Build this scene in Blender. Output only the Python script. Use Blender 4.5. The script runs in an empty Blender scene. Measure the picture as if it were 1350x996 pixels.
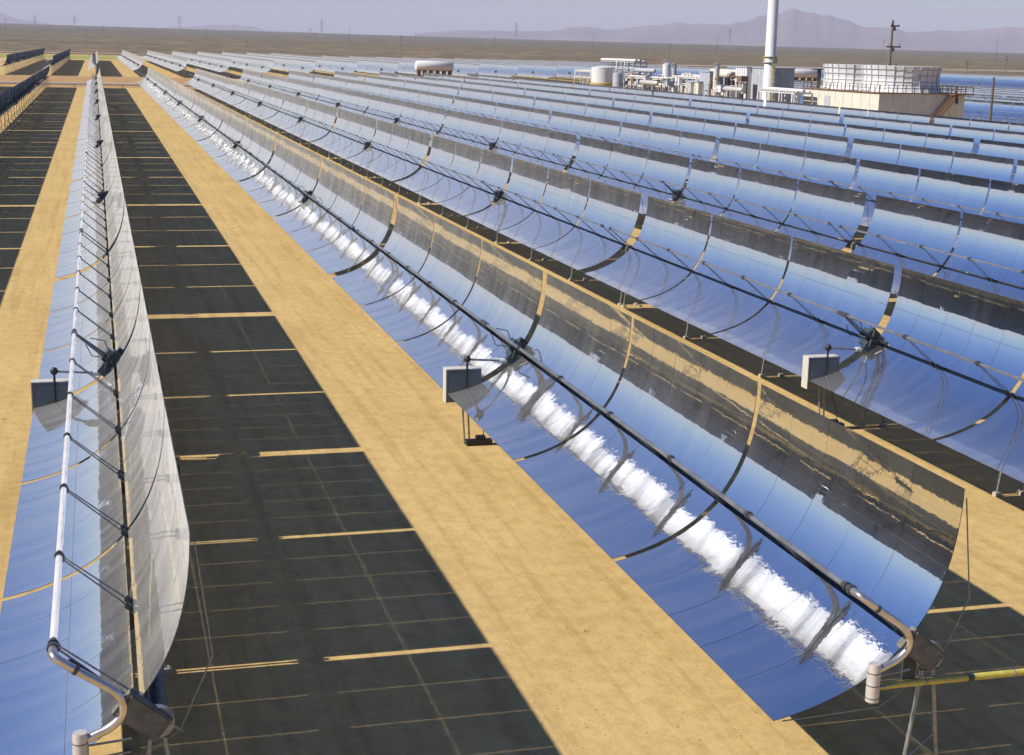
import bpy, math, random
from math import sin, cos, tan, atan2, sqrt, pi, radians, exp
from mathutils import Vector, Matrix
random.seed(7)
scn = bpy.context.scene
COL = scn.collection

# ------------------------------------------------------------------ camera
PW, PH = 1350.0, 996.0
FPX = 1979.0
CAMP = Vector((-12.9217, -21.1783, 12.6473))
YAW, PITCH, ROLL = 0.270293, 0.215259, 0.0231967
TAU = 0.697823          # elevation of the optic axis of the troughs = elevation of the sun
_f = Vector((sin(YAW)*cos(PITCH), cos(YAW)*cos(PITCH), -sin(PITCH)))
_r = Vector((cos(YAW), -sin(YAW), 0)); _u = _r.cross(_f)
RV = _r*cos(ROLL) + _u*sin(ROLL); UV = -_r*sin(ROLL) + _u*cos(ROLL)
def ray(px, py): return _f + RV*((px-PW/2)/FPX) - UV*((py-PH/2)/FPX)
def at_x(px, py, X): r = ray(px, py); return CAMP + r*((X-CAMP.x)/r.x)
def at_y(px, py, Y): r = ray(px, py); return CAMP + r*((Y-CAMP.y)/r.y)
def pix(p):
    v = Vector(p)-CAMP; z = v.dot(_f)
    if z < 1: return None
    return (PW/2+FPX*v.dot(RV)/z, PH/2-FPX*v.dot(UV)/z)
cam = bpy.data.cameras.new('camera'); co = bpy.data.objects.new('camera', cam); COL.objects.link(co)
M = Matrix.Identity(4)
for i in range(3):
    M[i][0] = RV[i]; M[i][1] = UV[i]; M[i][2] = -_f[i]; M[i][3] = CAMP[i]
co.matrix_world = M
cam.sensor_width = 36; cam.sensor_fit = 'HORIZONTAL'; cam.lens = FPX/PW*36
cam.clip_start = 0.5; cam.clip_end = 120000
scn.camera = co

# ------------------------------------------------------------------ world and sun
w = bpy.data.worlds.new('World'); scn.world = w; w.use_nodes = True
nt = w.node_tree; nt.nodes.clear()
sky = nt.nodes.new('ShaderNodeTexSky'); sky.sky_type = 'NISHITA'; sky.sun_disc = False
sky.sun_elevation = TAU; sky.sun_rotation = radians(-92); sky.altitude = 600
sky.air_density = 1.15; sky.dust_density = .45; sky.ozone_density = 4.5
bg = nt.nodes.new('ShaderNodeBackground'); bg.inputs[1].default_value = 0.070
out = nt.nodes.new('ShaderNodeOutputWorld')
hs = nt.nodes.new('ShaderNodeHueSaturation'); hs.inputs['Saturation'].default_value = 1.36; hs.inputs['Hue'].default_value = .515
nt.links.new(sky.outputs[0], hs.inputs['Color']); nt.links.new(hs.outputs[0], bg.inputs[0]); nt.links.new(bg.outputs[0], out.inputs[0])
sd = bpy.data.lights.new('sun', 'SUN'); sd.energy = 5.0; sd.angle = radians(0.53); sd.color = (1.0, 0.93, 0.82)
so = bpy.data.objects.new('sun', sd); COL.objects.link(so)
sunv = Vector((-cos(TAU), -0.004, sin(TAU))).normalized()      # towards the sun
so.rotation_euler = sunv.to_track_quat('Z', 'Y').to_euler(); so.location = (-60, 0, 60)
scn.view_settings.view_transform = 'Standard'; scn.view_settings.look = 'None'
scn.view_settings.exposure = 0.50; scn.view_settings.gamma = 1
scn.render.engine = 'CYCLES'
cy = scn.cycles
cy.use_denoising = True; cy.use_adaptive_sampling = True; cy.adaptive_threshold = 0.015
cy.max_bounces = 10; cy.glossy_bounces = 8; cy.diffuse_bounces = 1; cy.transmission_bounces = 4; cy.volume_bounces = 0
cy.caustics_reflective = True; cy.caustics_refractive = False; cy.blur_glossy = 0.12
cy.sample_clamp_indirect = 20.0

# ------------------------------------------------------------------ materials
def mat(name, col, rough=.6, metal=0.0, spec=.5, coat=0.0):
    m = bpy.data.materials.new(name); m.use_nodes = True
    b = m.node_tree.nodes['Principled BSDF']
    b.inputs['Base Color'].default_value = (*col, 1); b.inputs['Roughness'].default_value = rough
    b.inputs['Metallic'].default_value = metal; b.inputs['Specular IOR Level'].default_value = spec
    if coat: b.inputs['Coat Weight'].default_value = coat
    return m
def noisy(name, c1, c2, scale=4.0, rough=.7, metal=0.0, detail=6, bump=0.0, stretch=(1,1,1), contrast=(.35,.65)):
    m = mat(name, c1, rough, metal); t = m.node_tree; n = t.nodes; l = t.links
    tc = n.new('ShaderNodeTexCoord'); mp = n.new('ShaderNodeMapping'); mp.inputs['Scale'].default_value = stretch
    ns = n.new('ShaderNodeTexNoise'); ns.inputs['Scale'].default_value = scale; ns.inputs['Detail'].default_value = detail
    cr = n.new('ShaderNodeValToRGB'); cr.color_ramp.elements[0].position = contrast[0]; cr.color_ramp.elements[1].position = contrast[1]
    cr.color_ramp.elements[0].color = (*c1, 1); cr.color_ramp.elements[1].color = (*c2, 1)
    l.new(tc.outputs['Object'], mp.inputs[0]); l.new(mp.outputs[0], ns.inputs['Vector'])
    l.new(ns.outputs['Fac'], cr.inputs[0]); l.new(cr.outputs[0], n['Principled BSDF'].inputs['Base Color'])
    if bump:
        bp = n.new('ShaderNodeBump'); bp.inputs['Strength'].default_value = 1; bp.inputs['Distance'].default_value = bump
        l.new(ns.outputs['Fac'], bp.inputs['Height']); l.new(bp.outputs[0], n['Principled BSDF'].inputs['Normal'])
    return m

def mirror_mat():
    m = bpy.data.materials.new('silvered glass'); m.use_nodes = True; t = m.node_tree; n = t.nodes; l = t.links
    n.clear(); o = n.new('ShaderNodeOutputMaterial')
    tc = n.new('ShaderNodeTexCoord')
    n1 = n.new('ShaderNodeTexNoise'); n1.inputs['Scale'].default_value = 2.2; n1.inputs['Detail'].default_value = 2.5
    n2 = n.new('ShaderNodeTexNoise'); n2.inputs['Scale'].default_value = 14; n2.inputs['Detail'].default_value = 2
    l.new(tc.outputs['Object'], n1.inputs['Vector']); l.new(tc.outputs['Object'], n2.inputs['Vector'])
    b1 = n.new('ShaderNodeBump'); b1.inputs['Strength'].default_value = 1; b1.inputs['Distance'].default_value = 0.0014
    b2 = n.new('ShaderNodeBump'); b2.inputs['Strength'].default_value = 1; b2.inputs['Distance'].default_value = 0.00022
    l.new(n1.outputs['Fac'], b1.inputs['Height']); l.new(n2.outputs['Fac'], b2.inputs['Height']); l.new(b1.outputs[0], b2.inputs['Normal'])
    g1 = n.new('ShaderNodeBsdfGlossy'); g1.inputs['Roughness'].default_value = 0.0; g1.inputs['Color'].default_value = (.88,.90,.92,1)
    g2 = n.new('ShaderNodeBsdfGlossy'); g2.inputs['Roughness'].default_value = 0.16; g2.inputs['Color'].default_value = (.8,.82,.84,1)
    l.new(b2.outputs[0], g1.inputs['Normal']); l.new(b2.outputs[0], g2.inputs['Normal'])
    df = n.new('ShaderNodeBsdfDiffuse'); df.inputs['Color'].default_value = (.46,.45,.43,1)
    dn = n.new('ShaderNodeTexNoise'); dn.inputs['Scale'].default_value = 1.1; dn.inputs['Detail'].default_value = 8
    mp = n.new('ShaderNodeMapping'); mp.inputs['Scale'].default_value = (.35, 2.2, .35)
    l.new(tc.outputs['Object'], mp.inputs[0]); l.new(mp.outputs[0], dn.inputs['Vector'])
    mr = n.new('ShaderNodeMapRange'); mr.inputs['From Min'].default_value = .42; mr.inputs['From Max'].default_value = .75
    mr.inputs['To Min'].default_value = .01; mr.inputs['To Max'].default_value = .028
    l.new(dn.outputs['Fac'], mr.inputs['Value'])
    lw = n.new('ShaderNodeLayerWeight'); lw.inputs['Blend'].default_value = .5           # dust film shows most at grazing angles
    pwn = n.new('ShaderNodeMath'); pwn.operation = 'POWER'; pwn.inputs[1].default_value = 4.2; l.new(lw.outputs['Facing'], pwn.inputs[0])
    d2 = n.new('ShaderNodeMapRange'); d2.inputs['From Min'].default_value = .3; d2.inputs['From Max'].default_value = .7
    d2.inputs['To Min'].default_value = .40; d2.inputs['To Max'].default_value = .72; l.new(dn.outputs['Fac'], d2.inputs['Value'])
    gm = n.new('ShaderNodeMath'); gm.operation = 'MULTIPLY'; l.new(pwn.outputs[0], gm.inputs[0]); l.new(d2.outputs[0], gm.inputs[1])
    ad = n.new('ShaderNodeMath'); ad.operation = 'ADD'; l.new(gm.outputs[0], ad.inputs[0]); l.new(mr.outputs[0], ad.inputs[1])
    x1 = n.new('ShaderNodeMixShader'); x1.inputs[0].default_value = .07
    l.new(g1.outputs[0], x1.inputs[1]); l.new(g2.outputs[0], x1.inputs[2])
    x2 = n.new('ShaderNodeMixShader'); l.new(ad.outputs[0], x2.inputs[0]); l.new(x1.outputs[0], x2.inputs[1]); l.new(df.outputs[0], x2.inputs[2])
    l.new(x2.outputs[0], o.inputs[0]); return m
MIR = mirror_mat()
BACK = noisy('mirror backing paint', (.13,.135,.155), (.20,.205,.22), .8, .55, stretch=(1,2.5,1))
NAVY = noisy('navy mirror backing paint', (.014,.055,.10), (.022,.075,.13), 1.5, .6)
NAVY.node_tree.nodes['Principled BSDF'].inputs['Specular IOR Level'].default_value = .12
STEEL = noisy('galvanised steel', (.20,.215,.23), (.32,.33,.34), 9, .5, .5)
DARK = noisy('dark painted steel', (.018,.032,.040), (.035,.055,.062), 6, .5)
STRUT = noisy('strut steel', (.13,.14,.145), (.22,.225,.23), 8, .5, .3)
TUBE = noisy('receiver glare side', (.30,.30,.31), (.66,.66,.66), 1.6, .25, contrast=(.36,.50))  # glare brightness and its grey streaks painted into the mirror-side colour
TUBE_LIT = noisy('sunlit receiver glass', (.50,.50,.51), (.60,.60,.60), 3, .3)  # brighter copy for the lower left row, its lit look put into the colour
BELL = mat('bellows steel', (.10,.10,.105), .4, .6)
PIPE = noisy('stainless cladding', (.55,.50,.46), (.66,.62,.58), 5, .3, .85)
ALU = noisy('insulation jacket', (.50,.47,.44), (.60,.56,.52), 6, .5, .3)
YEL = noisy('yellow pipe paint', (.42,.36,.06), (.55,.47,.10), 8, .45)
CWT = noisy('weathered counterweight', (.10,.10,.09), (.16,.155,.14), 6, .8)
CAB = noisy('cabinet shaded grey', (.14,.155,.14), (.17,.185,.165), 4, .5)  # cabinet grey darkened to carry the shade of its south face
CAB_LIT = noisy('cabinet sunlit faces', (.46,.45,.40), (.56,.54,.48), 7, .5)  # paler copy that paints sunlight on the west and top faces
CONC = noisy('concrete', (.30,.26,.19), (.42,.37,.28), 8, .85)
BLACK = mat('black rubber', (.012,.013,.015), .5)
WHITE = noisy('white paint', (.58,.575,.57), (.66,.655,.645), 2, .5)
CREAM = noisy('cream panel', (.53,.51,.43), (.60,.58,.50), 1.2, .7)
GREYP = noisy('grey equipment paint', (.33,.35,.40), (.42,.44,.48), 1.5, .6)
BROWN = noisy('rusty steel', (.13,.07,.035), (.22,.12,.06), 3, .8)
WOOD = noisy('creosoted wood', (.09,.07,.055), (.14,.105,.075), 3, .9, stretch=(6,6,.5))
OCHRE = noisy('ochre paint', (.40,.28,.09), (.5,.36,.13), 3, .7)

def ground_mat():
    m = bpy.data.materials.new('desert ground'); m.use_nodes = True; t = m.node_tree; n = t.nodes; l = t.links
    b = n['Principled BSDF']; b.inputs['Roughness'].default_value = .95; b.inputs['Specular IOR Level'].default_value = .1
    tc = n.new('ShaderNodeTexCoord')
    def noise(scale, detail, stretch=(1,1,1), rough=.55):
        mp = n.new('ShaderNodeMapping'); mp.inputs['Scale'].default_value = stretch
        ns = n.new('ShaderNodeTexNoise'); ns.inputs['Scale'].default_value = scale; ns.inputs['Detail'].default_value = detail
        ns.inputs['Roughness'].default_value = rough
        l.new(tc.outputs['Object'], mp.inputs[0]); l.new(mp.outputs[0], ns.inputs['Vector']); return ns
    def ramp(src, a, c1, b_, c2):
        cr = n.new('ShaderNodeValToRGB'); e = cr.color_ramp.elements
        e[0].position = a; e[0].color = (*c1, 1); e[1].position = b_; e[1].color = (*c2, 1)
        l.new(src, cr.inputs[0]); return cr
    def mix(f, a, b_, mode='MIX', fv=None):
        x = n.new('ShaderNodeMix'); x.data_type = 'RGBA'; x.blend_type = mode
        if fv is not None: x.inputs[0].default_value = fv
        else: l.new(f, x.inputs[0])
        for s, i in ((a, 6), (b_, 7)):
            if isinstance(s, tuple): x.inputs[i].default_value = (*s, 1)
            else: l.new(s, x.inputs[i])
        return x.outputs[2]
    def maprange(src, a, b_, c=0.0, d=1.0):
        x = n.new('ShaderNodeMapRange'); l.new(src, x.inputs['Value'])
        x.inputs['From Min'].default_value = a; x.inputs['From Max'].default_value = b_
        x.inputs['To Min'].default_value = c; x.inputs['To Max'].default_value = d; return x.outputs[0]
    # graded sand between the rows
    s1 = ramp(noise(.35, 8, (1,.45,1)).outputs['Fac'], .3, (.48,.340,.145), .7, (.56,.405,.180))
    s2 = ramp(noise(2.2, 10, (1,.8,1), .72).outputs['Fac'], .30, (.80,.775,.73), .58, (1.04,1.035,1.02))
    sand = mix(None, s1.outputs[0], s2.outputs[0], 'MULTIPLY', 1.0)
    tr = ramp(noise(1.3, 6, (1.7,.045,1), .6).outputs['Fac'], .40, (.86,.83,.79), .50, (1.0,1.0,1.0))      # wheel tracks along the rows
    sand = mix(None, sand, tr.outputs[0], 'MULTIPLY', .8)
    gr = ramp(noise(17, 6, (1,1,1), .8).outputs['Fac'], .32, (.74,.71,.66), .50, (1.02,1.015,1.0))       # gravel grain
    sand = mix(None, sand, gr.outputs[0], 'MULTIPLY', .75)
    ms = ramp(noise(2.4, 7, (1.4,.8,1), .75).outputs['Fac'], .60, (1,1,1), .72, (.80,.76,.70))
    sand = mix(None, sand, ms.outputs[0], 'MULTIPLY', .9)
    # redder embankment / roads
    sep = n.new('ShaderNodeSeparateXYZ'); l.new(tc.outputs['Object'], sep.inputs[0])
    e1 = ramp(noise(.5, 8, (.6,1,1)).outputs['Fac'], .3, (.34,.205,.095), .7, (.44,.28,.14))
    fy = maprange(sep.outputs['Y'], 405, 410); fy2 = maprange(sep.outputs['Y'], 441, 434)
    mm = n.new('ShaderNodeMath'); mm.operation = 'MULTIPLY'; l.new(fy, mm.inputs[0]); l.new(fy2, mm.inputs[1])
    c = mix(mm.outputs[0], sand, e1.outputs[0])
    # open desert with creosote scrub
    ds = ramp(noise(.0022, 6, (.5,2.2,1)).outputs['Fac'], .35, (.158,.124,.080), .65, (.225,.176,.112))
    sc = ramp(noise(.035, 10, (1,.6,1), .8).outputs['Fac'], .40, (.42,.45,.42), .60, (1.18,1.12,1.02))
    des = mix(None, ds.outputs[0], sc.outputs[0], 'MULTIPLY', 1.0)
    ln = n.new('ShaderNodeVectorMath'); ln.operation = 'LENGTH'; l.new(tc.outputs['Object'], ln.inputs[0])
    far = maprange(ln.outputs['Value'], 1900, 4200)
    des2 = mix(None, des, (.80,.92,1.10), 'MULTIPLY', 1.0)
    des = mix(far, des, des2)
    wv = n.new('ShaderNodeMath'); wv.operation = 'ADD'; l.new(ln.outputs['Value'], wv.inputs[0])
    wn = maprange(noise(.004, 3).outputs['Fac'], 0, 1, -90, 90); l.new(wn, wv.inputs[1])
    fd = maprange(wv.outputs[0], 1020, 1130)
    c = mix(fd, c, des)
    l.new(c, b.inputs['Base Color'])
    bp = n.new('ShaderNodeBump'); bp.inputs['Strength'].default_value = .5; bp.inputs['Distance'].default_value = .05
    l.new(noise(5, 9, (1,1,1), .7).outputs['Fac'], bp.inputs['Height']); l.new(bp.outputs[0], b.inputs['Normal'])
    return m
GROUND = ground_mat()

# ------------------------------------------------------------------ mesh helper
class MB:
    def __init__(s): s.v = []; s.f = []; s.m = []; s.sm = []; s.mats = []; s.vn = {}
    def mi(s, m):
        if m not in s.mats: s.mats.append(m)
        return s.mats.index(m)
    def face(s, ids, m, smooth=False): s.f.append(ids); s.m.append(s.mi(m)); s.sm.append(smooth)
    def quad(s, pts, m, smooth=False):
        b = len(s.v); s.v += [tuple(p) for p in pts]; s.face(tuple(range(b, b+len(pts))), m, smooth)
    def box(s, c, size, m, ax=None, bev=0):
        # ax : three axes (Vectors)
        c = Vector(c); X, Y, Z = ax or (Vector((1,0,0)), Vector((0,1,0)), Vector((0,0,1)))
        hx, hy, hz = size[0]/2, size[1]/2, size[2]/2; b = len(s.v)
        for k in (-1, 1):
            for j in (-1, 1):
                for i in (-1, 1): s.v.append(tuple(c+X*hx*i+Y*hy*j+Z*hz*k))
        for q in ((0,2,3,1),(4,5,7,6),(0,1,5,4),(2,6,7,3),(0,4,6,2),(1,3,7,5)): s.face(tuple(b+i for i in q), m)
    def tube(s, pts, r, m, n=10, cap=True, smooth=True):
        pts = [Vector(p) for p in pts]; rs = r if isinstance(r, (list, tuple)) else [r]*len(pts)
        t0 = (pts[1]-pts[0]).normalized(); a = Vector((0,0,1)) if abs(t0.z) < .9 else Vector((1,0,0))
        u = t0.cross(a).normalized(); rings = []
        for i, p in enumerate(pts):
            if i == 0: t = pts[1]-pts[0]
            elif i == len(pts)-1: t = pts[-1]-pts[-2]
            else: t = (pts[i+1]-pts[i]).normalized()+(pts[i]-pts[i-1]).normalized()
            t.normalize(); u = (u-t*u.dot(t)).normalized(); v = t.cross(u)
            b = len(s.v); rings.append(b)
            for k in range(n):
                an = 2*pi*k/n; s.v.append(tuple(p+u*cos(an)*rs[i]+v*sin(an)*rs[i]))
        for i in range(len(rings)-1):
            for k in range(n):
                k2 = (k+1) % n; s.face((rings[i]+k, rings[i]+k2, rings[i+1]+k2, rings[i+1]+k), m, smooth)
        if cap:
            for i, rev in ((0, True), (-1, False)):
                b = len(s.v); base = rings[i]
                s.v += [s.v[base+k] for k in range(n)]
                ids = tuple(b+k for k in range(n)); s.face(ids[::-1] if rev else ids, m)
    def lathe(s, c, prof, m, n=24, smooth=True):
        b0 = len(s.v)
        for (r, z) in prof:
            for k in range(n): an = 2*pi*k/n; s.v.append((c[0]+r*cos(an), c[1]+r*sin(an), c[2]+z))
        for i in range(len(prof)-1):
            for k in range(n):
                k2 = (k+1) % n; s.face((b0+i*n+k, b0+i*n+k2, b0+(i+1)*n+k2, b0+(i+1)*n+k), m, smooth)
        b = len(s.v); s.v += [s.v[b0+(len(prof)-1)*n+k] for k in range(n)]; s.face(tuple(b+k for k in range(n)), m)
    def mesh(s, name):
        me = bpy.data.meshes.new(name); me.from_pydata(s.v, [], s.f)
        for mm in s.mats: me.materials.append(mm)
        me.polygons.foreach_set('material_index', s.m); me.polygons.foreach_set('use_smooth', s.sm); me.update()
        if s.vn:
            ns_ = [(0,0,0)]*len(s.v)
            for k_, v_ in s.vn.items(): ns_[k_] = v_
            me.normals_split_custom_set_from_vertices(ns_)
        return me
    def build(s, name, parent=None):
        o = bpy.data.objects.new(name, s.mesh(name)); COL.objects.link(o); o.parent = parent; return o
def tag(o, label=None, cat=None, group=None, kind=None):
    if label: o['label'] = label
    if cat: o['category'] = cat
    if group: o['group'] = group
    if kind: o['kind'] = kind
    return o
def empty(name, loc, label, cat, group=None, rz=0):
    o = bpy.data.objects.new(name, None); COL.objects.link(o); o.location = loc; o.rotation_euler.z = rz
    o.empty_display_size = .5
    return tag(o, label, cat, group)
def copy_tree(o, parent=None, name=None):
    c = o.copy(); COL.objects.link(c); c.parent = parent
    for ch in list(o.children): copy_tree(ch, c)
    return c
ORD = ['nearest','second','third','fourth','fifth','sixth','seventh','eighth','ninth','tenth','eleventh','twelfth','thirteenth','fourteenth','fifteenth','sixteenth','seventeenth','eighteenth','nineteenth','twentieth','twenty-first','twenty-second']

# ------------------------------------------------------------------ ground
def smooth(t): t = max(0, min(1, t)); return t*t*(3-2*t)
def ground_z(x, y):
    t = smooth((y-407)/27) if y < 3000 else 1
    s = smooth((x-226)/16)
    z = 2.2*max(t, s)
    d = sqrt(x*x+y*y)
    if d > 1150:
        az = math.degrees(atan2(x, y)) if y > 0 else 60
        sl = max(.0045, min(.0125, .01207-.000130*(az+3.6)))
        dd = min(d, 7000)
        z += sl*(dd-1150)*smooth((d-1150)/500+.15)
        z += 2.5*smooth((d-2500)/2000)*sin(x*.0011+1.3)*cos(y*.0007)
        if d > 7000: z -= .012*(d-7000) if d < 12000 else 60
    return z
def axis_samples(breaks):
    o = []
    for a, b, st in breaks:
        n_ = max(1, int(round((b-a)/st))); o += [a+(b-a)*i/n_ for i in range(n_)]
    o.append(breaks[-1][1]); return o
xs = axis_samples([(-44000,-12000,4000),(-12000,-1500,500),(-1500,-300,150),(-300,200,50),(200,260,6),(260,900,80),(900,3000,150),(3000,12000,500),(12000,44000,4000)])
ys = axis_samples([(-44000,-3000,4000),(-3000,-200,400),(-200,390,60),(390,450,4),(450,1100,60),(1100,9000,130),(9000,14000,700),(14000,44000,4000)])
mb = MB(); nx = len(xs)
for y in ys:
    for x in xs: mb.v.append((x, y, ground_z(x, y)))
for j in range(len(ys)-1):
    for i in range(nx-1): a = j*nx+i; mb.face((a, a+1, a+nx+1, a+nx), GROUND, True)
tag(mb.build('ground'), kind='structure')

# green and tan strips beyond the second field
GREEN = noisy('green scrub', (.22,.23,.035), (.34,.33,.06), .05, .9, stretch=(1,3,1))
TAN = noisy('tan track', (.30,.235,.15), (.36,.285,.19), .02, .95, stretch=(1,3,1))
def strip(name, x0, x1, y0, y1, m, h=.004, wob=6):
    b = MB(); n_ = 60; pa = []
    for i in range(n_+1):
        x = x0+(x1-x0)*i/n_; wv = wob*(sin(x*.013)+.6*sin(x*.037+1))
        pa.append(((x, y0+wv), (x, y1+wv*.7)))
    for i in range(n_):
        (a, b1), (c, d) = pa[i], pa[i+1]
        m1 = ((a[0]+b1[0])/2, (a[1]+b1[1])/2); m2 = ((c[0]+d[0])/2, (c[1]+d[1])/2)
        for (p, q, r_, s_) in ((a, c, m2, m1), (m1, m2, d, b1)):
            b.quad([(k[0], k[1], ground_z(*k)+h) for k in (p, q, r_, s_)], m)
    return b.build(name)
tag(strip('vegetation_strip', -300, 130, 850, 1010, GREEN, .05), kind='stuff')
bpy.data.objects['vegetation_strip']['label'] = 'strip of yellow green weeds beyond the far mirror rows'
tag(strip('path', -700, 1500, 1145, 1200, TAN, .35, 10), kind='structure')

# ------------------------------------------------------------------ trough geometry
FOC = 1.5058; HV = 3.0793; P = 8.186; G3 = .33; G6 = 1.0814
LSCA = 6*P+G3; PITCHK = LSCA+G6; S = 12.645
def T(u, w_, y):
    ax = (-cos(TAU), sin(TAU)); up = (sin(TAU), cos(TAU))
    return Vector((ax[0]*w_+up[0]*u, y, HV+ax[1]*w_+up[1]*u))
AX = Vector((-cos(TAU), 0, sin(TAU))); UP = Vector((sin(TAU), 0, cos(TAU))); YV = Vector((0,1,0))
def pw(u): return u*u/(4*FOC)
def bound(i): return i*P+(G3 if i > 3 else (G3/2 if i == 3 else 0))
def mod_span(m):
    y0 = m*P+.1+(G3 if m >= 3 else 0); y1 = (m+1)*P-.1+(G3 if m >= 3 else 0)
    if m == 0: y0 = 0
    if m == 5: y1 = LSCA
    return y0, y1
UF = [(-2.5,-1.324),(-1.316,-.06),(.06,1.316),(1.324,2.5)]
def facet(mb, ua, ub, ya, yb, seg, jitter, rnd):
    da = rnd.gauss(0, radians(.11))*jitter; db = rnd.gauss(0, radians(.09))*jitter
    uc = (ua+ub)/2; yc = (ya+yb)/2; th = .012
    F_, N_, Q_ = [], [], []
    wt = pw(uc)
    for i in range(seg+1):
        u = ua+(ub-ua)*i/seg; wv = pw(u); nu, nw = -u/(2*FOC), 1; L = sqrt(nu*nu+nw*nw); nu /= L; nw /= L
        for y in (ya, yb):
            w2 = wv+(u-uc)*da+(y-yc)*db
            su = u/(2*FOC)+da; nn = (AX-UP*su-YV*db).normalized(); Q_.append(tuple(nn))
            F_.append(T(u, w2, y)); N_.append(T(u-nu*th, w2-nw*th, y))
    b = len(mb.v); mb.v += [tuple(p) for p in F_]
    for i_, q_ in enumerate(Q_): mb.vn[b+i_] = q_
    for i in range(seg): mb.face((b+2*i, b+2*i+2, b+2*i+3, b+2*i+1), MIR, True)
    b2 = len(mb.v); mb.v += [tuple(p) for p in N_]
    for i in range(seg): mb.face((b2+2*i, b2+2*i+1, b2+2*i+3, b2+2*i+2), BACK, True)
    b3 = len(mb.v); mb.v += [tuple(p) for p in F_]; b4 = len(mb.v); mb.v += [tuple(p) for p in N_]
    for i in range(seg):
        mb.face((b3+2*i, b3+2*i+2, b4+2*i+2, b4+2*i), BACK); mb.face((b3+2*i+1, b4+2*i+1, b4+2*i+3, b3+2*i+3), BACK)
    mb.face((b3, b4, b4+1, b3+1), BACK); e = 2*seg
    mb.face((b3+e, b3+e+1, b4+e+1, b4+e), BACK)
def module_bm(y0, y1, seed, mb=None, seg=8):
    mb = mb or MB(); rnd = random.Random(seed); g = .009; fw = (y1-y0-4*g)/5
    for (ua, ub) in UF:
        for k in range(5): facet(mb, ua, ub, y0+k*(fw+g), y0+k*(fw+g)+fw, seg, 1, rnd)
    return mb
def frame_bm(mb=None, lod=0):
    mb = mb or MB(); n = 12 if not lod else 6
    mb.tube([T(0,-.36,-.05), T(0,-.36,bound(3)-.28)], .18, DARK, n); mb.tube([T(0,-.36,bound(3)+.28), T(0,-.36,LSCA+.05)], .18, DARK, n)
    for m in range(6):
        y0, y1 = mod_span(m)
        for y in ([(y0+y1)/2] if not lod else []):
            for sgn in (-1, 1):                                       # curved rib behind the mirrors
                pts = [T(sgn*u, pw(u)-.06, y) for u in (.12,.6,1.1,1.6,2.1,2.46)]
                low = [T(sgn*u, pw(u)-.06-d, y) for u, d in ((.12,.30),(.6,.20),(1.1,.13),(1.6,.09),(2.1,.06),(2.46,.04))]
                for i in range(5):
                    q = [pts[i], pts[i+1], low[i+1], low[i]]
                    mb.quad([p+YV*.02 for p in q], DARK); mb.quad([p-YV*.02 for p in q][::-1], DARK)
                    mb.quad([pts[i]-YV*.025, pts[i]+YV*.025, pts[i+1]+YV*.025, pts[i+1]-YV*.025], DARK)
                    mb.quad([low[i]-YV*.025, low[i+1]-YV*.025, low[i+1]+YV*.025, low[i]+YV*.025], DARK)
        if not lod:
            for u in (-.75, .75):                                     # purlins
                mb.tube([T(u, pw(u)-.08, y0+.3), T(u, pw(u)-.08, y1-.3)], .02, DARK, 5)
    if not lod:
        for y in (.03, LSCA-.03):
            for sgn in (-1, 1):
                mb.tube([T(sgn*2.42, pw(2.42)-.10, y), T(sgn*1.2, -.45, y), T(0,-.80,y)], .013, STEEL, 5)
            mb.tube([T(0,-.85,y), T(0,-.36,y)], .02, STEEL, 5)
    return mb
TUBE_OUTER = noisy('receiver outer half', (.22,.22,.225), (.34,.34,.34), 2, .3, .6)  # tube split by tone: outer half darker, glare kept in the inner colour
def half(mb, r, m, y0, y1, a0, a1, n=7):
    b = len(mb.v)
    for i in range(n+1):
        an = a0+(a1-a0)*i/n
        for y in (y0, y1): mb.v.append(tuple(T(sin(an)*r, FOC+cos(an)*r, y)))
    for i in range(n): mb.face((b+2*i, b+2*i+2, b+2*i+3, b+2*i+1), m, True)
def receiver_bm(mb=None, lod=0, lit=False):
    mb = mb or MB(); n = 12 if not lod else 6
    half(mb, .056 if lit else .041, TUBE_LIT if lit else TUBE, -.1, LSCA+.1, radians(78), radians(282), 9 if not lod else 4)
    half(mb, .056 if lit else .047, TUBE_LIT if lit else TUBE_OUTER, -.1, LSCA+.1, radians(-78), radians(78), 7 if not lod else 3)
    if lit: mb.tube([T(0,FOC,-.1), T(0,FOC,LSCA+.1)], .053, TUBE_LIT, n)
    if not lod:
        for y in support_ys():
            mb.tube([T(0,FOC,y-.13), T(0,FOC,y+.13)], .060, BELL, 10)
    return mb
def support_ys():
    o = []
    for m in range(6):
        y0, y1 = bound(m), bound(m+1)
        o += [y0+.02, (y0+y1)/2]
    o[0] = .12
    return o+[LSCA-.12]
def support_bm(mb=None, y=0.0, lod=0):
    mb = mb or MB(); n = 6 if not lod else 4
    for s_ in (-1, 1):
        mb.tube([T(0,.0,y+s_*.17), T(0,FOC-.10,y+s_*.07)], .015, STRUT, n)
        if not lod: mb.box(T(0,.02,y+s_*.17), (.10,.10,.16), DARK, (UP, YV, AX))
    if not lod:
        mb.box(T(0,FOC-.09,y), (.06,.18,.04), BELL, (UP, YV, AX)); mb.tube([T(0,-.16,y-.17), T(0,-.16,y+.17)], .05, DARK, 6)
        mb.tube([T(0,FOC,y-.025), T(0,FOC,y+.025)], .082, BELL, 10)
    return mb
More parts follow.
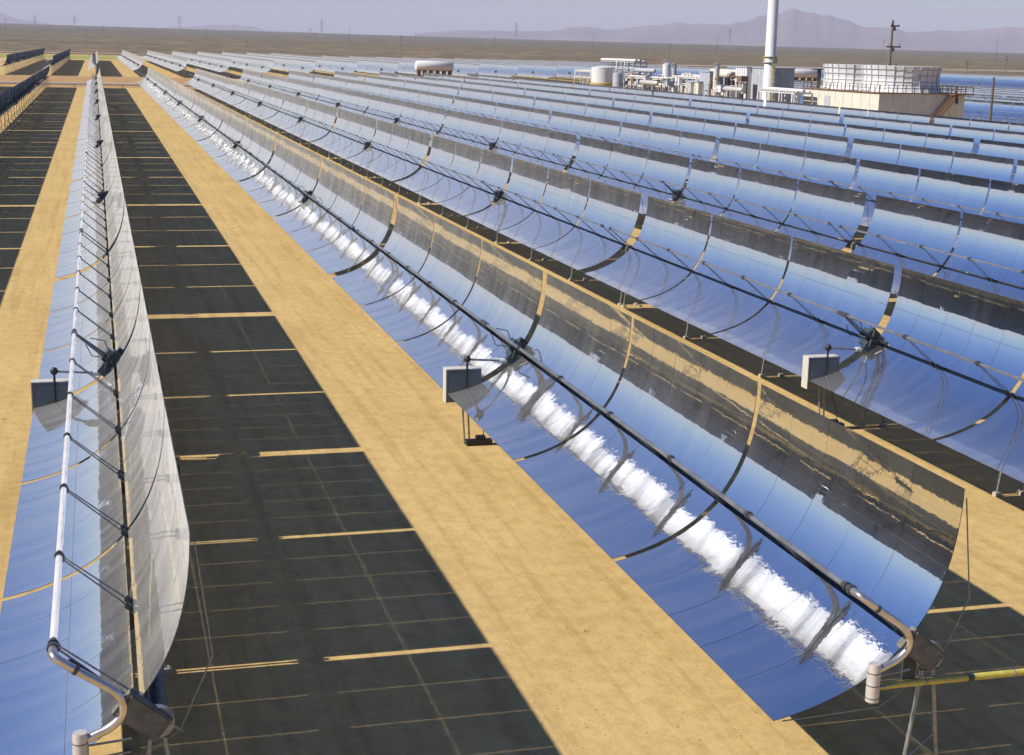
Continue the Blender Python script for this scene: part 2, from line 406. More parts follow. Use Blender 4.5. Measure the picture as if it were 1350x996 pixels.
def drive_bm(mb=None, lod=0):
    mb = mb or MB(); y = bound(3); n = 16 if not lod else 8
    mb.tube([T(0,-.30,y-.24), T(0,-.30,y-.12), T(0,-.30,y+.12), T(0,-.30,y+.24)], [.36,.42,.42,.36], DARK, n, smooth=False)
    mb.box(T(0,.10,y), (.62,.40,.34), DARK, (UP, YV, AX)); mb.box(T(.05,.32,y-.02), (.36,.5,.2), DARK, (UP, YV, AX))
    mb.box(T(-.32,.05,y-.3), (.3,.22,.5), DARK, (UP, YV, AX)); mb.box(T(.3,-.05,y+.28), (.26,.2,.42), DARK, (UP, YV, AX))
    mb.tube([T(-.28,.15,y-.40), T(.22,.34,y-.40)], .07, BLACK, 8)
    if not lod:
        for s_ in (-.42,-.2,.2,.42): mb.tube([T(0,.1,y+s_), T(0,FOC-.08,y+s_*.35)], .022, STRUT, 6)
        mb.tube([T(0,FOC,y-.3), T(0,FOC,y+.3)], .08, BELL, 10)
        for s_ in (-1, 1):
            mb.tube([T(s_*.10,.3,y+.34), T(s_*.30,.62,y+.38), T(s_*.12,1.0,y+.30)], .016, BLACK, 5)
    return mb
def motor_bm():
    mb = MB(); y = bound(3)-.12
    mb.tube([(-.28,y,2.80), (-.42,y,2.81)], .075, BLACK, 10); mb.tube([(-.42,y,2.81), (-.66,y,2.83)], .085, WHITE, 12)
    mb.tube([(-.66,y,2.83), (-.72,y,2.835)], .05, STEEL, 10)
    return mb
def pylon_bm(y, mb=None, lod=0):
    mb = mb or MB(); n = 6 if not lod else 4; px = T(0,-.36,y).x; pz = T(0,-.36,y).z
    for s_ in (-1, 1):
        mb.tube([(px+s_*.42,y,.1), (px+s_*.09,y,pz-.16)], .036, STEEL, n)
        if not lod: mb.lathe((px+s_*.42,y,-.1), [(.13,0),(.13,.20),(.11,.22)], CONC, 12)
    if not lod:
        mb.tube([(px-.40,y,.9), (px+.28,y,1.45)], .018, STEEL, 5); mb.tube([(px+.40,y,.9), (px-.28,y,1.45)], .018, STEEL, 5)
        mb.tube([(px-.43,y,.62), (px+.43,y,.62)], .02, STEEL, 5)
        mb.box((px,y,pz-.18), (.34,.10,.14), DARK)
        mb.tube([(px,y-.06,pz), (px,y+.06,pz)], .25, STEEL, 14)
    return mb
def pylon_ys(): return [-.22]+[bound(i) for i in range(1,6)]+[LSCA+.32]
def endpipe_bm():
    mb = MB(); y = -.36
    pts = [Vector((-1.154,-.02,4.047)), Vector((-1.154,-.2,4.047)), Vector((-1.13,-.32,4.03)), Vector((-1.02,y,3.95)), Vector((-.85,y,3.82)), Vector((-.62,y,3.66)),
           Vector((-.42,y,3.52)), Vector((-.27,y,3.38)), Vector((-.20,y,3.22)), Vector((-.22,y,3.07)), Vector((-.30,y,2.96)), Vector((-.44,y,2.86)), Vector((-.58,y,2.80)), Vector((-.74,y,2.73))]
    q = []                                                            # rounded centre line
    for i in range(len(pts)-1):
        p0 = pts[max(0,i-1)]; p1 = pts[i]; p2 = pts[i+1]; p3 = pts[min(len(pts)-1,i+2)]
        for k in range(3):
            t = k/3; q.append(.5*((2*p1)+(p2-p0)*t+(2*p0-5*p1+4*p2-p3)*t*t+(3*p1-p0-3*p2+p3)*t**3))
    q.append(pts[-1])
    mb.tube(q, .065, PIPE, 14)
    mb.tube([pts[0]+Vector((0,.02,0)), pts[0]+Vector((0,-.06,0))], .09, BELL, 12)
    mb.tube([pts[4]+Vector((-.02,0,.014)), pts[4]+Vector((.03,0,-.02))], .075, BELL, 12)
    mb.tube([T(.05,.2,y+.16), T(.05,1.25,y+.16)], .03, DARK, 6)
    return mb
def joint_bm():
    mb = MB(); mb.tube([(-.82,-.38,2.20), (-.82,-.38,2.78), (-.82,-.38,2.86)], [.115,.115,.10], ALU, 16)
    for z in (2.26,2.48,2.70): mb.tube([(-.82,-.38,z), (-.82,-.38,z+.015)], .119, BELL, 16)
    mb.tube([(-.74,-.38,2.42), (-.12,-.30,2.45)], .018, STEEL, 6); mb.tube([(-.74,-.34,2.62), (-.1,-.28,2.64)], .018, STEEL, 6)
    mb.box((-.1,-.24,2.62), (.24,.05,.5), DARK)
    return mb
def cweight_bm(y=-.42):
    mb = MB(); mb.box(T(-.02,-.10,y+.12), (.42,.16,.78), CWT, (UP, YV, AX)); mb.box(T(-.02,-.10,y+.03), (.36,.03,.66), CWT, (UP, YV, AX))
    mb.tube([T(0,-.2,y+.2), T(0,-.2,y+.5)], .08, DARK, 8)
    return mb

MOD_ME = [[module_bm(*mod_span(m), seed=100+m*7+v).mesh('mirror_module') for m in range(6)] for v in range(3)]
MOD_NAVY = []
for q in MOD_ME[0]:
    c = q.copy(); c.name = 'mirror_module'
    for i_, m_ in enumerate(c.materials):
        if m_ == BACK: c.materials[i_] = NAVY
    MOD_NAVY.append(c)
def make_full():
    root = empty('solar_collector', (0,0,0), 'x', 'solar collector')
    for m in range(6):
        o = bpy.data.objects.new('mirror_module', MOD_ME[0][m]); COL.objects.link(o); o.parent = root
    frame_bm().build('torque_tube_frame', root); receiver_bm().build('receiver_tube', root)
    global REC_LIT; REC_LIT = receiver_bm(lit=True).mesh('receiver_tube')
    for y in support_ys(): support_bm(None, y).build('receiver_support', root)
    dr = drive_bm().build('drive_unit', root); motor_bm().build('drive_motor', dr)
    for y in pylon_ys(): pylon_bm(y).build('pylon', root)
    return root
def lod_mesh(v, seg=4):
    mb = MB()
    for m in range(6): module_bm(*mod_span(m), seed=300+m+v*9, mb=mb, seg=seg)
    frame_bm(mb, 1); receiver_bm(mb, 1); drive_bm(mb, 1)
    for y in support_ys(): support_bm(mb, y, 1)
    for y in pylon_ys(): pylon_bm(y, mb, 1)
    return mb.mesh('solar_collector')
LOD = [lod_mesh(v) for v in range(2)]
LOD_NAVY = LOD[0].copy()
for i_, m_ in enumerate(LOD_NAVY.materials):
    if m_ == BACK: LOD_NAVY.materials[i_] = NAVY
proto = make_full(); proto_free = True
endp = endpipe_bm().mesh('end_pipe'); jnt = joint_bm().mesh('ball_joint_cover'); cwt = cweight_bm().mesh('counterweight')

def in_view(x, y0, y1, z0=0, m=25):
    for yy in [y0+(y1-y0)*i/8 for i in range(9)]:
        for dx, z in ((-2.4,1.8),(.8,5.7),(0,0)):
            p = pix((x+dx, yy, z+z0))
            if p and -m < p[0] < PW+m and -20 < p[1] < PH+120: return True
    return False
ROWN = {-1:'the mirror row at lower left', 0:'the foreground mirror row with the dazzling glare', 1:'the first row behind the glaring foreground row'}
for q in range(2, 8): ROWN[q] = 'the %s row behind the glaring foreground row' % ORD[q-1]
ROWN[-2] = 'the blue backed row at left edge'; ROWN[-3] = 'the second blue backed row at far left'
for q in range(-4, -12, -1): ROWN[q] = 'the %s blue backed row beyond the left edge' % ORD[-q-2]
count = 0
def place(n, k, x, y, z, full, label, group, v=0):
    global proto_free, count
    count += 1
    if full:
        if proto_free: o = proto; proto_free = False
        else: o = copy_tree(proto)
        if (n+k) % 3:
            ms = [c for c in o.children if c.name.startswith('mirror_module')]; ms.sort(key=lambda c: c.name)
            for i, c in enumerate(ms): c.data = MOD_ME[(n+k) % 3][i]
        if n <= -2:
            ms = [c for c in o.children if c.name.startswith('mirror_module')]; ms.sort(key=lambda c: c.name)
            for i, c in enumerate(ms): c.data = MOD_NAVY[i]
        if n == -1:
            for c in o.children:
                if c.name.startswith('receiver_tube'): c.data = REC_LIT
        if k == 0:
            for nm, me in (('end_pipe', endp), ('ball_joint_cover', jnt), ('counterweight', cwt)):
                c = bpy.data.objects.new(nm, me); COL.objects.link(c); c.parent = o
    else:
        o = bpy.data.objects.new('solar_collector', LOD_NAVY if n <= -2 else LOD[v % 2]); COL.objects.link(o)
    o.location = (x, y, z); tag(o, label, 'solar collector', group); return o
OFF = {-1:.18, 1:-.05}
cab_slots = []
for n in range(-8, 8):
    for k in range(8):
        x = S*n; y = k*PITCHK+OFF.get(n, 0); vis = in_view(x, y, y+LSCA)
        if not vis and n > -2: continue
        full = n >= -2 and k <= 5 and vis
        if n < -4 and k < 1: continue
        lab = '%s trough collector of %s' % (ORD[k], ROWN[n])
        if k == 7: lab = 'farthest trough collector of %s' % ROWN[n]
        if not vis:
            lab = 'blue backed trough collector beyond the left edge, only seen mirrored'
        place(n, k, x, y, 0, full, lab, 'trough collectors west of the frame' if not vis else 'trough collectors of the near field', n+k)
        if vis and n >= -1 and k == 0: cab_slots.append((x, y, n, k))
# rows east of the power block
for n in range(11, 18):
    for k in range(3, 8):
        x = S*n; y = k*PITCHK
        if in_view(x, y, y+LSCA):
            place(n, k, x, y, 0, False, '%s collector in %s mirror row behind the cooling tower' % (ORD[k-3], ORD[n-11]), 'trough collectors east of the power block', n+k)
# second field behind the embankment
for n in range(-3, 17):
    for k in range(7 if n < 7 else 5):
        x = S*n; y = 440+k*PITCHK
        if in_view(x, y, y+LSCA, 2.2):
            place(n, k, x, y, 2.2, False, '%s collector of %s mirror row from the left above the embankment' % (ORD[k], ORD[n+3]), 'trough collectors of the far field', n+k)
for n in range(20, 23):
    for k in range(6, 12):
        x = S*n+2; y = k*PITCHK
        if in_view(x, y, y+LSCA, 2.2):
            place(n, k, x, y, 2.2, False, '%s collector of %s raised row right of the cooling tower' % (ORD[k-6], ORD[n-20]), 'trough collectors of the raised field', n+k)
print('collectors', count, 'objects', len(bpy.data.objects))

# control cabinets at the drives
def make_cabinet():
    root = empty('control_cabinet', (0,0,0), 'x', 'control cabinet')
    b = MB(); b.box((-1.85,0,2.06), (1.14,.40,1.06), CAB); b.build('cabinet_body', root)
    b = MB(); b.box((-2.435,0,2.06), (.03,.44,1.10), CAB_LIT); b.box((-1.85,0,2.605), (1.16,.44,.03), CAB_LIT); b.build('sunlit_faces', root)  # thin sheets painting the sunlit west and top faces
    b = MB(); b.box((-1.85,-.207,2.06), (.96,.014,.88), CAB)
    for z in (1.75,1.79,1.83,1.87): b.box((-1.60,-.218,z), (.24,.01,.015), BLACK)
    b.box((-2.27,-.225,2.06), (.03,.03,.14), STEEL)
    for x_ in (-2.36,-1.34):
        for z in (1.62,2.5): b.box((x_,-.204,z), (.025,.012,.025), STEEL)
    b.build('door', root)
    b = MB(); b.tube([(-1.4,-.1,1.53), (-1.38,-.12,1.1), (-1.15,-.05,.6), (-1.1,.05,.2)], .014, BLACK, 6); b.build('cable', root)
    for dx in (-.12, .05):
        b = MB(); b.tube([(-1.72+dx,.05,1.53), (-1.62+dx,.05,.05)], .03, STEEL, 6); b.build('leg', root)
    b = MB(); b.box((-1.25,.1,.10), (.85,.30,.16), BLACK); b.box((-1.2,.1,.24), (.3,.22,.14), BLACK); b.build('shaded_base_frame', root)  # footing frame in black, the shade over it put into the colour
    b = MB(); b.tube([(-1.77,-.26,2.94), (-.72,-.12,2.84)], .035, STEEL, 8); b.tube([(-1.77,-.26,2.92), (-1.77,-.26,1.9)], .035, BLACK, 8); b.build('linkage', root)
    b = MB(); b.tube([(-1.77,-.26,z) for z in (2.84,2.88,2.94,3.02,3.06)], [.05,.10,.115,.10,.05], BLACK, 12); b.build('ball_joint', root)
    return root
cabp = make_cabinet(); first = True
for (x, y, n, k) in cab_slots:
    p_ = pix((x-1.8, y+bound(3), 2))
    if not p_ or not (-20 < p_[0] < PW+20 and p_[1] < PH+20): continue
    o = cabp if first else copy_tree(cabp); first = False
    o.location = (x, y+bound(3), 0)
    tag(o, 'grey control cabinet at drive of %s collector in %s' % (ORD[k], ROWN[n].replace('the ', '', 1)), 'control cabinet', 'control cabinets at the collector drives')

# yellow crossover pipe at the near row end
b = MB(); b.tube([(-.78,-.3,2.40), (-.3,-.3,2.41), (3.6,-.3,2.41), (12.2,-.3,2.41)], .060, YEL, 12)
root = empty('crossover_pipe', (0,0,0), 'yellow insulated pipe running right from the near end of the foreground row', 'pipe')
b.build('pipe_run', root)
b = MB()
for x in (3.3, 8.5): b.box((x,-.3,1.16), (.08,.08,2.34), STEEL)
for x in (1.05,): b.tube([(x-.05,-.3,2.41), (x+.05,-.3,2.41)], .074, DARK, 12)
for x in (.2, 1.9, 2.8, 3.7): b.tube([(x-.012,-.3,2.41), (x+.012,-.3,2.41)], .065, STEEL, 12)
b.build('pipe_support', root)

# header pipes along the cross road
def header(y, z, x0, x1, r, m, label):
    root = empty('header_pipe', ((x0+x1)/2, y, 0), label, 'pipe'); cx = (x0+x1)/2
    b = MB(); b.tube([(x0-cx,0,z), (x1-cx,0,z)], r, m, 10); b.build('pipe_run', root)
    x = x0+3
    while x < x1:
        b = MB(); b.box((x-cx,0,z/2-.1), (.25,.4,z-.1), CONC); b.build('pipe_support', root); x += S
header(408.5, .85, -110, 94, .30, ALU, 'long silver header pipe along the foot of the embankment behind near rows')
#header(437.5, 3.0, -60, 200, .26, OCHRE, 'ochre header pipe along the top of the embankment before far rows')

# ------------------------------------------------------------------ mountains
MTN = noisy('mountain rock', (.105,.075,.085), (.20,.145,.135), .0011, .95, stretch=(1,1,2.2), detail=9)
def hor_px(x): return 65.6+(x-675)*.0232
from mathutils import noise as mnoise
def range_mesh(name, prof, dist, depth, amp, seed):
    b = MB(); cols = 260; rows = 22; x0, x1 = prof[0][0], prof[-1][0]
    for i in range(cols+1):
        px = x0+(x1-x0)*i/cols
        for (a, b_) in zip(prof, prof[1:]):
            if a[0] <= px <= b_[0]: t = (px-a[0])/(b_[0]-a[0]); t = t*t*(3-2*t)*.6+t*.4; hpx = a[1]+(b_[1]-a[1])*t+1.5*mnoise.fractal(Vector((px*.05,seed,0)), 1.0, 2.1, 4); break
        r = ray(px, hor_px(px)); r.z = 0; r.normalize()
        for j in range(rows+1):
            v = j/rows; d = dist+depth*(v-.5)
            env = (1-abs(v-.55)/.55)**1.0 if v < .55 else (1-(v-.55)/.45)
            env = max(0, env)
            p = Vector((CAMP.x+r.x*d, CAMP.y+r.y*d, 0))
            nz = mnoise.fractal(Vector((p.x*.0007+seed, p.y*.0007, 0)), .9, 2.1, 7)
            rid = 1-abs(mnoise.noise(Vector((p.x*.0011+seed, p.y*.0011, 3))))*1.6
            H = (hor_px(px)-hpx)/FPX*d+CAMP.z
            z = H*(env**.8)*(1+amp*(nz*.9)*(1-env*.75))*(.80+.20*(rid*(1-env)+env))-60*(1-min(1, env*6))
            b.v.append((p.x, p.y, z))
    for i in range(cols):
        for j in range(rows): a = i*(rows+1)+j; b.face((a, a+rows+1, a+rows+2, a+1), MTN, False)
    return tag(b.build(name), kind='structure')
range_mesh('mountains', [(520,54),(560,44),(612,41),(645,42),(680,42),(720,42.5),(768,37.5),(800,42),(830,40),(860,36),(890,33),(925,34),(960,34.5),(980,31),(1000,24),(1022,22),(1042,14.5),(1060,20),(1085,25),(1110,30),(1140,39),(1170,40),(1200,46),(1235,43),(1260,45),(1290,44),(1320,41),(1350,42),(1420,38),(1600,44),(1750,60)], 19000, 5000, .25, 2.0)
range_mesh('hills', [(-400,22),(-250,12),(-120,16),(-40,14),(0,20),(22,27),(48,30),(75,36),(110,37),(150,39),(200,39),(250,37),(290,34),(330,37),(360,42),(420,44)], 26000, 5000, .22, 9.0)

# ------------------------------------------------------------------ power poles and towers on the plain
def gpos(px, D):
    r = ray(px, hor_px(px)); r.z = 0; r.normalize(); x = CAMP.x+r.x*D; y = CAMP.y+r.y*D; return x, y, ground_z(x, y)
def pole(px, top, D, label, arms=2):
    x, y, z = gpos(px, D); tp = at_y(px, top, y).z; h = max(8, tp-z); r_ = max(.18, D*.00011)
    root = empty('power_pole', (x, y, z), label, 'power pole', 'power poles on the desert plain')
    b = MB(); b.tube([(0,0,-.3), (0,0,h)], [r_, r_*.7], WOOD, 6); b.build('pole', root)
    b = MB()
    for a in range(arms): b.box((0,0,h-1.2-a*2.2), (max(3.2, h*.16),.25,.3), WOOD)
    b.build('crossarm', root)
def tower(px, top, D, label):
    x, y, z = gpos(px, D); tp = at_y(px, top, y).z; h = tp-z; b = MB(); w_ = h*.09; r_ = max(.14, D*.00007)
    root = empty('transmission_tower', (x, y, z), label, 'transmission tower', 'lattice towers on the desert plain')
    for sx in (-1,1):
        for sy in (-1,1): b.tube([(sx*w_,sy*w_,0), (sx*w_*.35,sy*w_*.35,h*.6), (sx*w_*.12,sy*w_*.12,h)], r_, GREYP, 4)
    for i in range(7):
        t0, t1 = i/7, (i+1)/7; a = w_*(1-.85*t0); c = w_*(1-.85*t1)
        b.tube([(-a,0,h*t0), (c,0,h*t1)], r_*.7, GREYP, 4); b.tube([(a,0,h*t0), (-c,0,h*t1)], r_*.7, GREYP, 4)
    b.build('lattice', root); b = MB()
    for t, l_ in ((.66,.20),(.80,.17),(.93,.12)): b.box((0,0,h*t), (h*l_*2,r_*1.6,r_*2.0), GREYP)
    b.build('crossarm', root)
for i, (px, top, D) in enumerate([(47,20,3600),(99,20,3300),(237,21,3400),(424,25,3700),(680,30,3600),(961,38,3300)]):
    tower(px, top, D, '%s grey lattice tower from the left on the plain' % ('first','second','third','fourth','fifth','sixth')[i])
for i, (px, top, D) in enumerate([(114,38,1500),(8,24,3200),(137,34,3300),(169,39,2800),(204,36,3400),(272,37,2500),(293,38,3300),(409,37,2300),(461,37,2500),(529,47,1600),(548,42,2700),(652,48,2500),(782,45,2600),(883,57,1500),(945,49,2400),(1164,52,2300),(1313,44,2300),(1327,73,1300),(862,66,1600),(1276,79,1200),(325,53,1700)]):
    pole(px, top, D, 'thin wooden power pole, %s from the left along the plain' % (['first']+ORD[1:])[i], 1+i % 2)

# ------------------------------------------------------------------ power block
def bx(root, name, c, size, m): b = MB(); b.box(c, size, m); return b.build(name, root)
# cooling tower
X0, Y0, X1, Y1, ZT = 103.0, 190.0, 117.8, 216.0, 7.3
ct = empty('cooling_tower', ((X0+X1)/2, (Y0+Y1)/2, 0), 'cream box cooling tower with two white fan stacks and a stair', 'cooling tower')
ctx, cty = (X0+X1)/2, (Y0+Y1)/2; LX, LY = X1-X0, Y1-Y0
bx(ct, 'wall', (0,0,ZT/2), (LX, LY, ZT), CREAM)
b = MB()
for i in range(1, 9): b.box((-LX/2-.02, -LY/2+LY*i/9, ZT/2), (.05,.07,ZT), CREAM)
for i in range(1, 6): b.box((-LX/2+LX*i/6, -LY/2-.02, ZT/2), (.07,.05,ZT), CREAM)
b.box((0,0,ZT+.07), (LX+.4, LY+.4, .14), BROWN); b.build('deck_edge', ct)
bx(ct, 'door', (-LX/2-.05, -LY/2+LY*.66, 4.6), (.08,1.9,3.6), GREYP)
b = MB()
for s_ in (-1, 1):
    for i in range(20): b.box((s_*(LX/2+.1), -LY/2+LY*i/19, ZT+.7), (.09,.09,1.2), BROWN)
    for i in range(11): b.box((-LX/2+LX*i/10, s_*(LY/2+.1), ZT+.7), (.09,.09,1.2), BROWN)
    for z in (.75, 1.25):
        b.box((s_*(LX/2+.1), 0, ZT+z), (.06,LY+.2,.06), BROWN); b.box((0, s_*(LY/2+.1), ZT+z), (LX+.2,.06,.06), BROWN)
b.build('railing', ct)
for i, cyy in enumerate((-5.9, 7.3)):
    b = MB(); R0 = 6.2; n = 28
    prof = [(R0*1.04,0),(R0*.97,.9),(R0*.95,2.0),(R0*.97,3.2),(R0*1.0,4.0)]
    b.lathe((0,0,ZT+.14), prof, WHITE, n, False)
    st = b.build('fan_stack', ct); st.location = (0, cyy, 0)
    b = MB()
    for k in range(n):
        an = 2*pi*k/n
        for (r1, z1), (r2, z2) in zip(prof, prof[1:]):
            b.tube([((r1+.03)*cos(an),(r1+.03)*sin(an),ZT+.14+z1), ((r2+.03)*cos(an),(r2+.03)*sin(an),ZT+.14+z2)], .05 if k % 3 else .10, GREYP, 4, False)
    for (r1, z1) in ((R0*.985,.7),(R0*.965,1.6),(R0*.975,2.6),(R0*.995,3.5)):
        b.tube([((r1+.02)*cos(2*pi*k/n),(r1+.02)*sin(2*pi*k/n),ZT+.14+z1) for k in range(n+1)], .045, GREYP, 4, False)
    b.build('stack_rib', st)
b = MB()                                                           # stair on the south wall
a0 = Vector((LX*.12,-LY/2-.7,3.0)); a1 = Vector((LX*.36,-LY/2-.7,ZT))
for off in (-.55, .55):
    b.tube([a0+Vector((0,off,0)), a1+Vector((0,off,0))], .22, BROWN, 4); b.tube([a0+Vector((0,off,1.0)), a1+Vector((0,off,1.0))], .06, BROWN, 4)
for i in range(20): t = i/19; b.box(a0.lerp(a1, t), (.32,1.0,.06), BROWN)
b.box((LX*.03,-LY/2-.7,2.95), (3.0,1.2,.14), BROWN); b.box((LX*.42,-LY/2-.9,ZT+.02), (3.4,1.7,.16), BROWN)
for x in (LX*.32, LX*.53): b.box((x,-LY/2-1.6,ZT+.6), (.09,.09,1.2), BROWN)
b.box((LX*.42,-LY/2-1.6,ZT+1.15), (3.4,.07,.07), BROWN); b.box((LX*.36,-LY/2-1.2,ZT-.7), (.3,.3,1.4), DARK)
b.build('staircase', ct)
b = MB()                                                           # hoist frame at the far end of the deck
for dx in (-5.5,-3.9): b.box((dx, LY/2-1.5, ZT+1.6), (.5,.5,3.0), DARK)
b.box((-4.7, LY/2-1.5, ZT+3.2), (3.4,1.6,.2), DARK); b.build('hoist_frame', ct)
ct.location = (ctx, cty, 0)

# tall white stack
px_, zt = 1019, 24
sp = at_x(1013.5, 110, 104.0); sx, sy = 104.0, sp.y
st = empty('smoke_stack', (sx, sy, 0), 'tall white cylindrical stack with yellow ladder left of the cooling tower', 'stack')
b = MB(); b.lathe((0,0,0), [(1.05,0),(1.03,9),(.98,9.05),(.92,30)], WHITE, 28); b.build('shaft', st)
b = MB(); b.lathe((0,0,11.3), [(1.25,0),(1.25,.14)], GREYP, 20, False); b.build('platform', st)
b = MB()
for k in range(12):
    an = 2*pi*k/12; b.box((1.25*cos(an),1.25*sin(an),11.9), (.07,.07,1.1), YEL)
b.lathe((0,0,12.35), [(1.27,0),(1.27,.08)], YEL, 16, False); b.build('platform_railing', st)
b = MB()
for s_ in (-.22,.22): b.box((1.15,s_-.5,6.3), (.07,.07,10), YEL)
for i in range(28): b.box((1.15,-.5,1.5+i*.36), (.05,.44,.05), YEL)
for i in range(9): b.box((1.45,-.5,3.0+i*1.0), (.5,.6,.06), YEL)
lo_ = b.build('ladder', st); lo_.rotation_euler.z = radians(-58)

def tank(px0, px1, ytop, X, m, name, label, cat, base=None, roof=True):
    c = at_x((px0+px1)/2, ytop, X); dep = (c-CAMP).dot(_f); r_ = (px1-px0)/2/FPX*dep; h = c.z
    root = empty(name, (c.x, c.y, 0), label, cat)
    b = MB(); b.lathe((0,0,0), [(r_,0),(r_,h-.5)], m, 32); b.build('shell', root)
    b = MB(); b.lathe((0,0,h-.5), [(r_*1.02,0),(r_*1.0,.12),(r_*.3,.5)], m, 32, False); b.build('roof', root)
    b = MB()
    for k in range(14):
        an = 2*pi*k/14; b.box((r_*.97*cos(an), r_*.97*sin(an), h+.1), (.07,.07,1.1), GREYP)
    for k in range(14):
        an, an2 = 2*pi*k/14, 2*pi*(k+1)/14
        b.tube([(r_*.97*cos(an),r_*.97*sin(an),h+.6), (r_*.97*cos(an2),r_*.97*sin(an2),h+.6)], .05, GREYP, 4)
    b.build('roof_railing', root)
    if base: b = MB(); b.lathe((0,0,0), [(r_+.35,0),(r_+.35,base),(r_+.05,base+.1)], OCHRE, 32, False); b.build('base_skirt', root)
    return root, r_, h
tank(780, 810, 87, 105, WHITE, 'storage_tank', 'fat white storage tank with ochre skirt at left end of plant', 'tank', 5.2)
tank(808, 822, 95, 101, GREYP, 'storage_tank', 'smaller grey tank right beside the fat white tank', 'tank')
tank(874, 885, 83, 106, WHITE, 'process_tower', 'slim white process tower with dark cap amid the pipework', 'tower')
tank(886, 892, 88, 107, GREYP, 'process_tower', 'thin grey column directly right of the slim white tower', 'tower')
tank(941, 949, 88, 101, CREAM, 'process_tower', 'short cream vessel left of the grey boiler house', 'vessel')

def block(px0, px1, ytop, X, dy, m, name, label, cat, parts=True):
    a = at_x(px0, ytop, X); c = at_x(px1, ytop, X); ym, y2 = min(a.y, c.y), max(a.y, c.y); h = (a.z+c.z)/2
    cx, cyy = X+dy/2, (ym+y2)/2; root = empty(name, (cx, cyy, 0), label, cat); Ly = y2-ym
    bx(root, 'wall', (0,0,h/2), (dy, Ly, h), m); bx(root, 'roof', (0,0,h+.08), (dy+.3, Ly+.3, .16), GREYP)
    b = MB()
    for i in range(1, 5): b.box((-dy/2-.02, -Ly/2+Ly*i/5, h/2), (.06,.08,h), GREYP)
    b.build('wall_seam', root)
    return root
block(986, 1008, 90, 104, 6, GREYP, 'boiler_house', 'tall grey boiler house just left of the white stack', 'building')
block(970, 985, 89, 103, 5, WHITE, 'boiler_house', 'pale lilac white box unit left of the grey boiler house', 'building')
block(922, 936, 95, 102, 5, GREYP, 'equipment_shed', 'grey shed with flat roof in the middle of the pipework', 'shed')
block(904, 921, 108, 101, 4, CREAM, 'equipment_shed', 'low cream shed with dark opening amid the pipework', 'shed')

def rack(px0, px1, ytop, X, m, label, levels=3, seed=1, w_=3.2):
    rnd = random.Random(seed); a = at_x(px0, ytop, X); c = at_x(px1, ytop, X); y0, y1 = min(a.y, c.y), max(a.y, c.y); h = (a.z+c.z)/2
    root = empty('pipe_rack', (X, y0, 0), label, 'pipe rack'); L_ = y1-y0
    b = MB(); n_ = max(2, int(L_/4))
    for i in range(n_+1):
        for s_ in (0, w_): b.box((s_, L_*i/n_, h/2), (.22,.22,h), m)
        for q in range(levels): b.box((w_/2, L_*i/n_, h-q*1.5-.1), (w_,.18,.2), m)
    for q in range(levels):
        for s_ in (0, w_): b.box((s_, L_/2, h-q*1.5-.1), (.16,L_,.18), m)
    b.build('steel_frame', root)
    for q in range(levels):
        for j in range(3):
            b = MB(); r_ = rnd.choice((.14,.2,.32)); xx = .4+j*w_/3; b.tube([(xx, -.4, h-q*1.5+r_), (xx, L_+.4, h-q*1.5+r_)], r_, rnd.choice((WHITE, ALU, CREAM, GREYP)), 8)
            for t in (rnd.random(), rnd.random()): b.tube([(xx, L_*t, h-q*1.5+r_), (xx-.5, L_*t, h-q*1.5+r_), (xx-.5, L_*t, h-q*1.5-2.2)], .12, rnd.choice((WHITE, ALU)), 6)
            b.build('pipe', root)
    return root
rack(823, 872, 103, 103, CREAM, 'low white pipe rack between the tanks and the slim tower', 2, 3)
rack(886, 940, 103, 104, WHITE, 'white pipe rack behind the low cream shed', 2, 4)
rack(936, 975, 96, 106, BROWN, 'tall rusty pipe rack left of the boiler house', 4, 5)
rack(792, 836, 81, 110, GREYP, 'tall grey pipe rack standing behind the fat white tank', 5, 6)
rack(1000, 1048, 121, 99, WHITE, 'low white pipe rack between stack and cooling tower', 1, 7)
rack(758, 782, 94, 112, CREAM, 'small cream pipe frame left of the fat white tank', 2, 8)

def hvessel(p0, p1, z, X, r_, m, label, along='y'):
    a = at_x(p0, 100, X); c = at_x(p1, 100, X); y0, y1 = min(a.y, c.y), max(a.y, c.y); L_ = y1-y0
    root = empty('horizontal_vessel', (X, y0, 0), label, 'vessel')
    b = MB(); b.tube([(0,-.5,z),(0,-.3,z),(0,0,z),(0,L_,z),(0,L_+.3,z),(0,L_+.5,z)], [r_*.4,r_*.8,r_,r_,r_*.8,r_*.4], m, 18); b.build('shell', root)
    for t in (.2, .8): b = MB(); b.box((0,L_*t,z/2-r_/2), (r_*1.2,.4,z-r_*.7), GREYP); b.build('saddle', root)
hvessel(938, 962, 8.8, 104, .6, CREAM, 'cream horizontal vessel on top of the rusty rack')
hvessel(846, 866, 6.4, 100, .5, ALU, 'small silver horizontal vessel low beside the tanks')
hvessel(957, 978, 6.4, 99.5, .45, ALU, 'silver horizontal vessel in front of the pale box unit')
hvessel(838, 862, 8.6, 109, .5, GREYP, 'grey horizontal vessel behind the low white rack')
